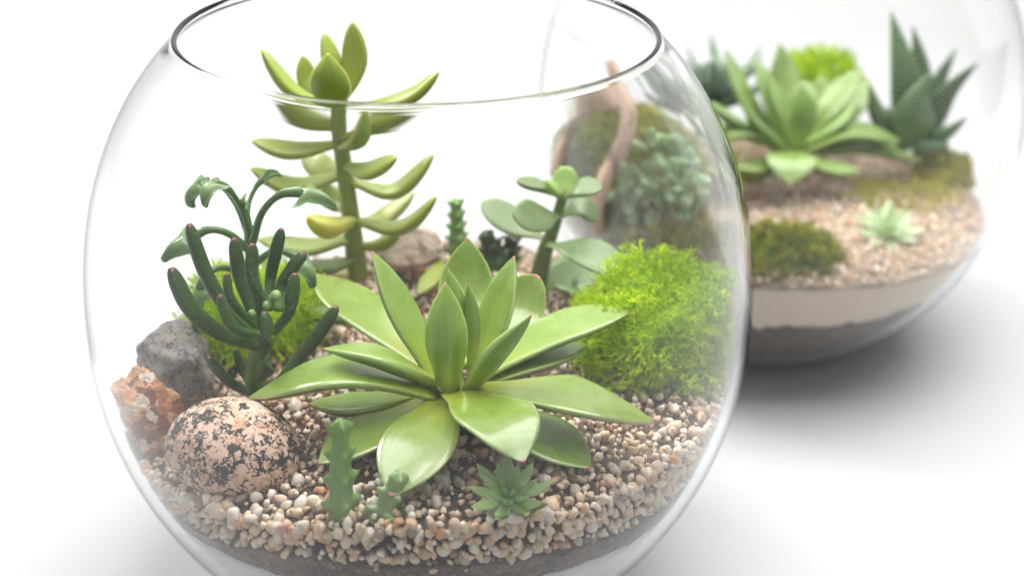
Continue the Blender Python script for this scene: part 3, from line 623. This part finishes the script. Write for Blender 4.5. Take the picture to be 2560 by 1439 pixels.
# toothed stems
def toothed(name, base, top, r, label, spikes, lobes=4, mat=M['stapelia'], wob=.1, kids=()):
    base = np.array(base); top = np.array(top); L = np.linalg.norm(top-base); n = 34; V = []; T = (top-base)/L
    A = np.cross(T, [0, 1, 0]); A /= np.linalg.norm(A); B = np.cross(T, A); ring = 16
    for i in range(n):
        t = i/(n-1); rr = r*(1-.45*t)*(1+.0*t); rr *= 1 if t < .93 else (1-((t-.93)/.07)**2*.9+.01)
        for j in range(ring):
            a = 2*math.pi*j/ring; lob = abs(math.cos(a*lobes/2)); ph = t*spikes; k = ph-math.floor(ph); rowodd = 1
            tooth = max(0, 1-abs(k-.55)*3.4)*lob**4*(.75)
            V.append(base+T*L*t+T*tooth*r*.5+(A*math.cos(a+.4)+B*math.sin(a+.4))*rr*(.72+.28*lob+tooth))
    F = [[i*ring+j, i*ring+(j+1) % ring, (i+1)*ring+(j+1) % ring, (i+1)*ring+j] for i in range(n-1) for j in range(ring)] + [list(range((n-1)*ring, n*ring))]
    o = link(name, mk(name, V, F, mat, uv=[(j/ring, i/n) for i in range(n) for j in range(ring)], attrs={'rnd': [.4]*len(V), 'side': [0]*len(V)}))
    return tag(o, label, 'succulent', 'small toothed succulent stems')
toothed('toothed_stem', PY(856, 1282, -.86), PY(852, 1042, -.86), .036, 'tallest toothed green succulent stem standing in the front gravel before the rosette', 4)
toothed('toothed_stem', PY(958, 1296, -.87), PY(998, 1184, -.86), .042, 'short grey green toothed succulent stem leaning in the front gravel', 2.5, mat=M['mini'])
toothed('toothed_stem', PY(1145, 640, .6), PY(1140, 500, .6), .034, 'thin upright toothed stem behind the rosette beside the beige stone', 5, mat=M['stapelia'])
toothed('toothed_stem', PY(1245, 672, .5), PY(1215, 590, .5), .045, 'stubby dark toothed stem behind the rosette, left one of a close pair', 2.5, mat=M['finger'])
toothed('toothed_stem', PY(1268, 665, .55), PY(1285, 592, .55), .04, 'stubby dark toothed stem behind the rosette, right one of a close pair', 3, mat=M['finger'])

# star rosette near the front glass
def rosette(name, centre, n_rings, size, mat, label, tilt=(0, 0, 1), w=.3, th=.1, prof='inner', elev=(8, 75), seed=0, cup=.2, blunt=0):
    rs = random.Random(seed); c = np.array(centre, float); up = np.array(tilt, float); up /= np.linalg.norm(up)
    a1 = np.cross(up, [0, 1, 0]); a1 /= np.linalg.norm(a1); a2 = np.cross(up, a1)
    root = empty(name, tuple(c), label, 'succulent'); k = 0
    for r_i, cnt in enumerate(n_rings):
        f = r_i/max(len(n_rings)-1, 1); el = math.radians(elev[0]+(elev[1]-elev[0])*f); L = size*(1-.5*f)
        for j in range(cnt):
            a = 2*math.pi*(j+.5*(r_i % 2)+rs.uniform(-.13, .13))/cnt+seed; e = el+rs.uniform(-.09, .09); l = L*rs.uniform(.9, 1.08)
            d = a1*math.cos(a)+a2*math.sin(a); tip = c+l*(d*math.cos(e)+up*math.sin(e)); mid = c+.55*l*(d*math.cos(e-.2)+up*math.sin(e-.2)) + up*0
            leaf(root, [c+d*size*.04, mid, tip], w*l, th*l, prof, up, mat, cup=cup, n=14, ring=10)
    return root
rosette('star_rosette', PZ(1272, 1232, -.135), (9, 7, 5), .118, M['mini'], 'small sage green star rosette in the front gravel before the big rosette', tilt=(0, -.35, 1), w=.3, elev=(12, 70), seed=2)
rosette('tiny_rosette', PZ(1440, 722, -.15), (5, 3), .07, M['blue_sedum'], 'tiny pale green plantlet on the gravel at the foot of the jade plant', w=.6, seed=4, prof='round')

# ------------------------------------------------------------------ moss
def sprig(depth, seed, L=1., r=.07, spread=.75, ring=3):
    rs = random.Random(seed); Vs, Fs = [], []
    def br(p, d, l, rad, k):
        q = p+d*l; A = np.cross(d, [.3, .5, .8]); A /= np.linalg.norm(A); B = np.cross(d, A); b = len(Vs)
        for c, rr in ((p, rad), (q, rad*.75)):
            for j in range(ring): a = 2*math.pi*j/ring; Vs.append(c+rr*(math.cos(a)*A+math.sin(a)*B))
        for j in range(ring):
            a0, a1 = b+j, b+(j+1) % ring; Fs.append((a0, a1, a1+ring)); Fs.append((a0, a1+ring, a0+ring))
        if k > 0:
            for _ in range(2 if rs.random() < .75 else 3):
                nd = d+np.array([rs.uniform(-1, 1) for _ in range(3)])*spread; nd /= np.linalg.norm(nd); br(q, nd, l*rs.uniform(.6, .85), rad*.8, k-1)
    br(np.zeros(3), np.array([0, 0, 1.]), L, r, depth)
    return np.array(Vs), np.array(Fs)
def orient(N):
    """rotations taking z to the given normals with random spin"""
    n = len(N); z = N/np.linalg.norm(N, axis=1)[:, None]; h = rng.normal(size=(n, 3)); x = np.cross(h, z); x /= np.linalg.norm(x, axis=1)[:, None]; y = np.cross(z, x)
    return np.stack([x, y, z], -1)
def mound(name, centre, radii, count, size, base, mat, label, lump=.25, zmin=-.25, core=None, cat='moss', seed=0, jit=.5, clip=None, core_mat=None, kind=None):
    c = np.array(centre); R3 = np.array(radii); N = rng.normal(size=(count*2, 3)); N /= np.linalg.norm(N, axis=1)[:, None]; N = N[N[:, 2] > zmin][:count]
    f = np.array([1+lump*noise.noise(Vector(v)*2.2+Vector((seed, 0, 0)))+lump*.55*noise.noise(Vector(v)*5+Vector((seed, 3, 0)))+lump*.3*noise.noise(Vector(v)*11+Vector((seed, 3, 0))) for v in N])
    P = c+N*R3*f[:, None]*rng.uniform(.86, 1., len(N))[:, None]
    if clip is not None:
        rr = np.hypot(P[:, 0]-clip[0], P[:, 1]-clip[1]); lim = np.array([rin(z) for z in P[:, 2]])-.035; k = np.minimum(1, lim/rr); P[:, 0] = clip[0]+(P[:, 0]-clip[0])*k; P[:, 1] = clip[1]+(P[:, 1]-clip[1])*k
    D = N/R3*R3.mean() + rng.normal(size=N.shape)*jit
    if clip is not None: D[k < 1] = D[k < 1]*.3 + np.array([0, 0, .7])
    me = instances(name, base, P, size*rng.uniform(.7, 1.3, len(P)), orient(D), mat, smooth=False)
    if clip is not None: inside_mesh(me, clip[0], clip[1], .008)
    if core:
        V, F = ico(4); g = np.array([1+lump*noise.noise(Vector(v)*2.2+Vector((seed, 0, 0))) for v in V])
        U = c+V*R3*g[:, None]*core
        if clip is not None:
            rr = np.hypot(U[:, 0]-clip[0], U[:, 1]-clip[1]); lim = np.array([rin(z) for z in U[:, 2]])-.06; k = np.minimum(1, lim/np.maximum(rr, 1e-4)); U[:, 0] = clip[0]+(U[:, 0]-clip[0])*k; U[:, 1] = clip[1]+(U[:, 1]-clip[1])*k
    o = link(name, me); tag(o, label, cat, kind=kind)
    if core: oc = link('moss_core', mk('moss_core', U, F, core_mat or mat, attrs={'rnd': [0.]*len(U)}), o)
    return o
SP = [sprig(3, i, 1., .11) for i in range(6)]
SP2 = [sprig(2, i+20, 1., .13, .9) for i in range(5)]
mound('lime_moss', tuple(PY(1655, 835, -.03)), (.225, .22, .175), 2500, .0195, SP, M['reindeer'], 'bright lime green reindeer moss clump against the right side of the front bowl', core=.82, clip=(0, 0), seed=2, lump=.5, zmin=-.5)
mound('lime_moss', (-.56, .16, -.17), (.21, .16, .17), 1000, .019, SP, M['reindeer'], 'bright green moss behind the finger plant at the left of the front bowl', core=.84, clip=(0, 0), seed=6, lump=.3)

# ------------------------------------------------------------------ rear bowl planting
mound('moss_mound', tuple(PY(1605, 465, 1.6)), (.35, .31, .30), 3200, .03, SP2, M['olive_moss'], 'big blurred olive green moss mound in the left half of the rear bowl', core=.88, clip=(cx2, cy2), seed=9, lump=.2)
mound('moss_patch', tuple(PZ(1950, 640, -.34)), (.2, .14, .07), 500, .03, SP2, M['olive_moss'], 'low dark olive moss patch at the front of the rear bowl', core=.8, clip=(cx2, cy2), seed=12)
mound('moss_patch', tuple(PZ(2390, 450, -.35)), (.17, .16, .07), 420, .026, SP2, M['yellow_moss'], 'yellow green moss patch at the right glass of the rear bowl', core=.75, clip=(cx2, cy2), seed=13)
mound('moss_patch', tuple(PZ(2260, 510, -.37)), (.24, .15, .04), 260, .024, SP2, M['yellow_moss'], 'thin yellowish moss patch behind the small pale rosette of the rear bowl', core=None, clip=(cx2, cy2), seed=14)
mound('moss_tuft', tuple(PY(2045, 225, 2.4)), (.16, .1, .13), 450, .03, SP, M['reindeer'], 'lime green moss tuft behind the big rosette of the rear bowl', core=.8, clip=(cx2, cy2), seed=15)

mound('moss_patch', tuple(PZ(1700, 622, -.36)), (.25, .15, .07), 500, .03, SP2, M['olive_moss'], 'dark olive moss spilling below the moss mound, seen through the front bowl', core=.8, clip=(cx2, cy2), seed=19)
# driftwood
dw = empty('driftwood', tuple(PY(1505, 590, 1.2)), 'bent bare driftwood twig arching over the moss in the rear bowl', 'driftwood')
tube('branch', [PY(1508, 585, 1.22), PY(1500, 520, 1.16), PY(1535, 430, 1.16), PY(1580, 350, 1.2), PY(1590, 270, 1.28), PY(1560, 235, 1.4)], [.025, .031, .034, .033, .035, .028], M['bark'], dw, ring=12)
tube('branch', [PY(1580, 265, 1.32), PY(1510, 265, 1.35), PY(1450, 310, 1.38), PY(1420, 380, 1.42), PY(1405, 440, 1.45)], [.028, .022, .023, .036, .042], M['bark'], dw, ring=12)
tube('branch', [PY(1570, 260, 1.34), PY(1553, 200, 1.4), PY(1535, 150, 1.45)], [.028, .026, .018], M['bark'], dw, ring=10)

# pale blue-green trailing sedum on the moss
bs = empty('trailing_sedum', tuple(PY(1680, 480, 1.25)), 'blurred blue green succulent with many plump small leaves on the moss mound', 'succulent')
rs = random.Random(5)
for path in ([(1560, 480), (1620, 520), (1700, 525), (1775, 540)], [(1600, 440), (1660, 455), (1730, 460), (1790, 490)], [(1640, 370), (1700, 375), (1750, 410), (1795, 450)]):
    P = spline([PY(a, b, 1.24+.05*rs.random()) for a, b in path], 30)
    tube('stem', [P[0], P[10], P[20], P[-1]], [.012, .014, .016, .014], M['blue_sedum'], bs, ring=6)
    for i in range(0, 30, 3):
        for s in (0, 1):
            a = rs.uniform(-.6, .6)+i*.7+s*math.pi; d = np.array([.5*math.cos(a), -.45, .75*math.sin(a)+.25]); d /= np.linalg.norm(d)
            leaf(bs, [P[i], P[i]+d*.045, P[i]+d*.1+np.array([0, 0, .01])], .058, .04, 'plump', (0, -.3, 1), M['blue_sedum'], cup=.05, n=8, ring=8)

# big rosette of the rear bowl
C2 = PY(1972, 372, 1.93)
r2 = empty('green_rosette', (C2[0], C2[1], -.33), 'large blurred pale green rosette in the middle of the rear bowl', 'succulent')
def r2l(pts, ys, w, th=.05, prof='agave', face=UPV, mat=M['rear_rosette'], **kw): return leaf(r2, [PY(p[0], p[1], y) for p, y in zip(pts, ys)], w, th, prof, face, mat, cup=.22, n=18, ring=14, **kw)
f_ = (0, -.5, 1)
r2l([(1950, 372), (1870, 260), (1812, 125)], [1.98, 2.05, 2.1], .15)
r2l([(1960, 365), (1925, 240), (1888, 150)], [1.96, 2.05, 2.1], .13)
r2l([(1975, 360), (1960, 220), (1948, 112)], [2.0, 2.15, 2.2], .17)
r2l([(1985, 360), (2010, 260), (2012, 205)], [1.95, 2.0, 2.05], .12)
r2l([(2000, 362), (2080, 260), (2155, 172)], [1.96, 2.02, 2.08], .17)
r2l([(2010, 368), (2110, 290), (2172, 205)], [2.0, 2.1, 2.2], .17)
r2l([(1950, 375), (1850, 310), (1760, 255)], [1.95, 1.9, 1.86], .19)
r2l([(1955, 378), (1860, 330), (1775, 350)], [1.9, 1.85, 1.8], .15)
r2l([(1962, 372), (1900, 320), (1858, 268)], [1.88, 1.82, 1.8], .11, prof='inner')
r2l([(1990, 372), (2010, 290), (2004, 212)], [1.88, 1.84, 1.86], .12, prof='inner', face=(0, 1, .2))
r2l([(2010, 380), (2130, 330), (2255, 358)], [1.9, 1.88, 1.86], .2)
r2l([(2010, 385), (2170, 370), (2305, 405)], [1.92, 1.92, 1.9], .15)
r2l([(1975, 382), (1978, 405), (1975, 462)], [1.88, 1.7, 1.62], .21)
r2l([(1990, 395), (2070, 420), (2148, 432)], [1.86, 1.76, 1.72], .12, prof='round')
r2l([(1955, 390), (1890, 420), (1820, 420)], [1.88, 1.76, 1.68], .13)
r2l([(1958, 372), (1890, 290), (1842, 190)], [2.0, 2.1, 2.16], .12)
r2l([(1968, 365), (1940, 270), (1915, 190)], [1.93, 1.92, 1.93], .09, prof='inner')
r2l([(1992, 362), (2030, 290), (2062, 190)], [2.0, 2.08, 2.14], .13)
r2l([(2005, 366), (2080, 320), (2140, 262)], [1.93, 1.92, 1.93], .12)
r2l([(1955, 395), (1880, 440), (1800, 395)], [1.9, 1.82, 1.78], .15)

# banded haworthia
hw = empty('banded_haworthia', tuple(PY(2300, 360, 2.1)), 'dark green spiky haworthia with pale cross bands at the right of the rear bowl', 'succulent')
def hl(pts, ys, w, th=.07, **kw): return leaf(hw, [PY(p[0], p[1], y) for p, y in zip(pts, ys)], w, th, 'blade', (0, .6, .6), M['haworthia'], cup=.25, n=18, ring=14, keel=.4, **kw)
hl([(2285, 360), (2262, 190), (2228, 30)], [2.1, 2.06, 2.1], .16)
hl([(2300, 360), (2305, 200), (2284, 66)], [2.15, 2.18, 2.2], .13)
hl([(2280, 350), (2290, 270), (2330, 180)], [2.02, 1.95, 1.95], .2)
hl([(2310, 345), (2370, 240), (2452, 158)], [2.1, 2.05, 2.02], .15)
hl([(2315, 330), (2350, 210), (2395, 125)], [2.15, 2.2, 2.22], .12)
hl([(2310, 360), (2370, 335), (2425, 296)], [2.05, 2.0, 1.98], .1)
hl([(2270, 355), (2200, 300), (2174, 212)], [2.08, 2.05, 2.05], .12)
hl([(2290, 372), (2340, 372), (2380, 362)], [2.0, 1.95, 1.93], .1)
hl([(2270, 365), (2240, 300), (2215, 270)], [2.02, 1.98, 1.98], .12)

# dark plant at the back left of the rear bowl
rosette('dark_rosette', PY(1765, 255, 2.25), (7, 6, 4), .27, M['dark_rosette'], 'dark blue green blurred rosette at the back left of the rear bowl', w=.5, prof='plump', elev=(20, 70), seed=3)
rosette('pointed_succulent', PY(1815, 215, 2.35), (5, 4), .26, M['haworthia'], 'dark pointed succulent between the dark rosette and the big rear rosette', w=.25, elev=(40, 75), prof='blade', seed=5)
rosette('pale_rosette', PZ(2218, 575, -.33), (9, 8, 5), .15, M['pale_rosette'], 'small pale mint rosette on the front gravel of the rear bowl', tilt=(0, -.4, 1), w=.32, elev=(10, 65), seed=1)
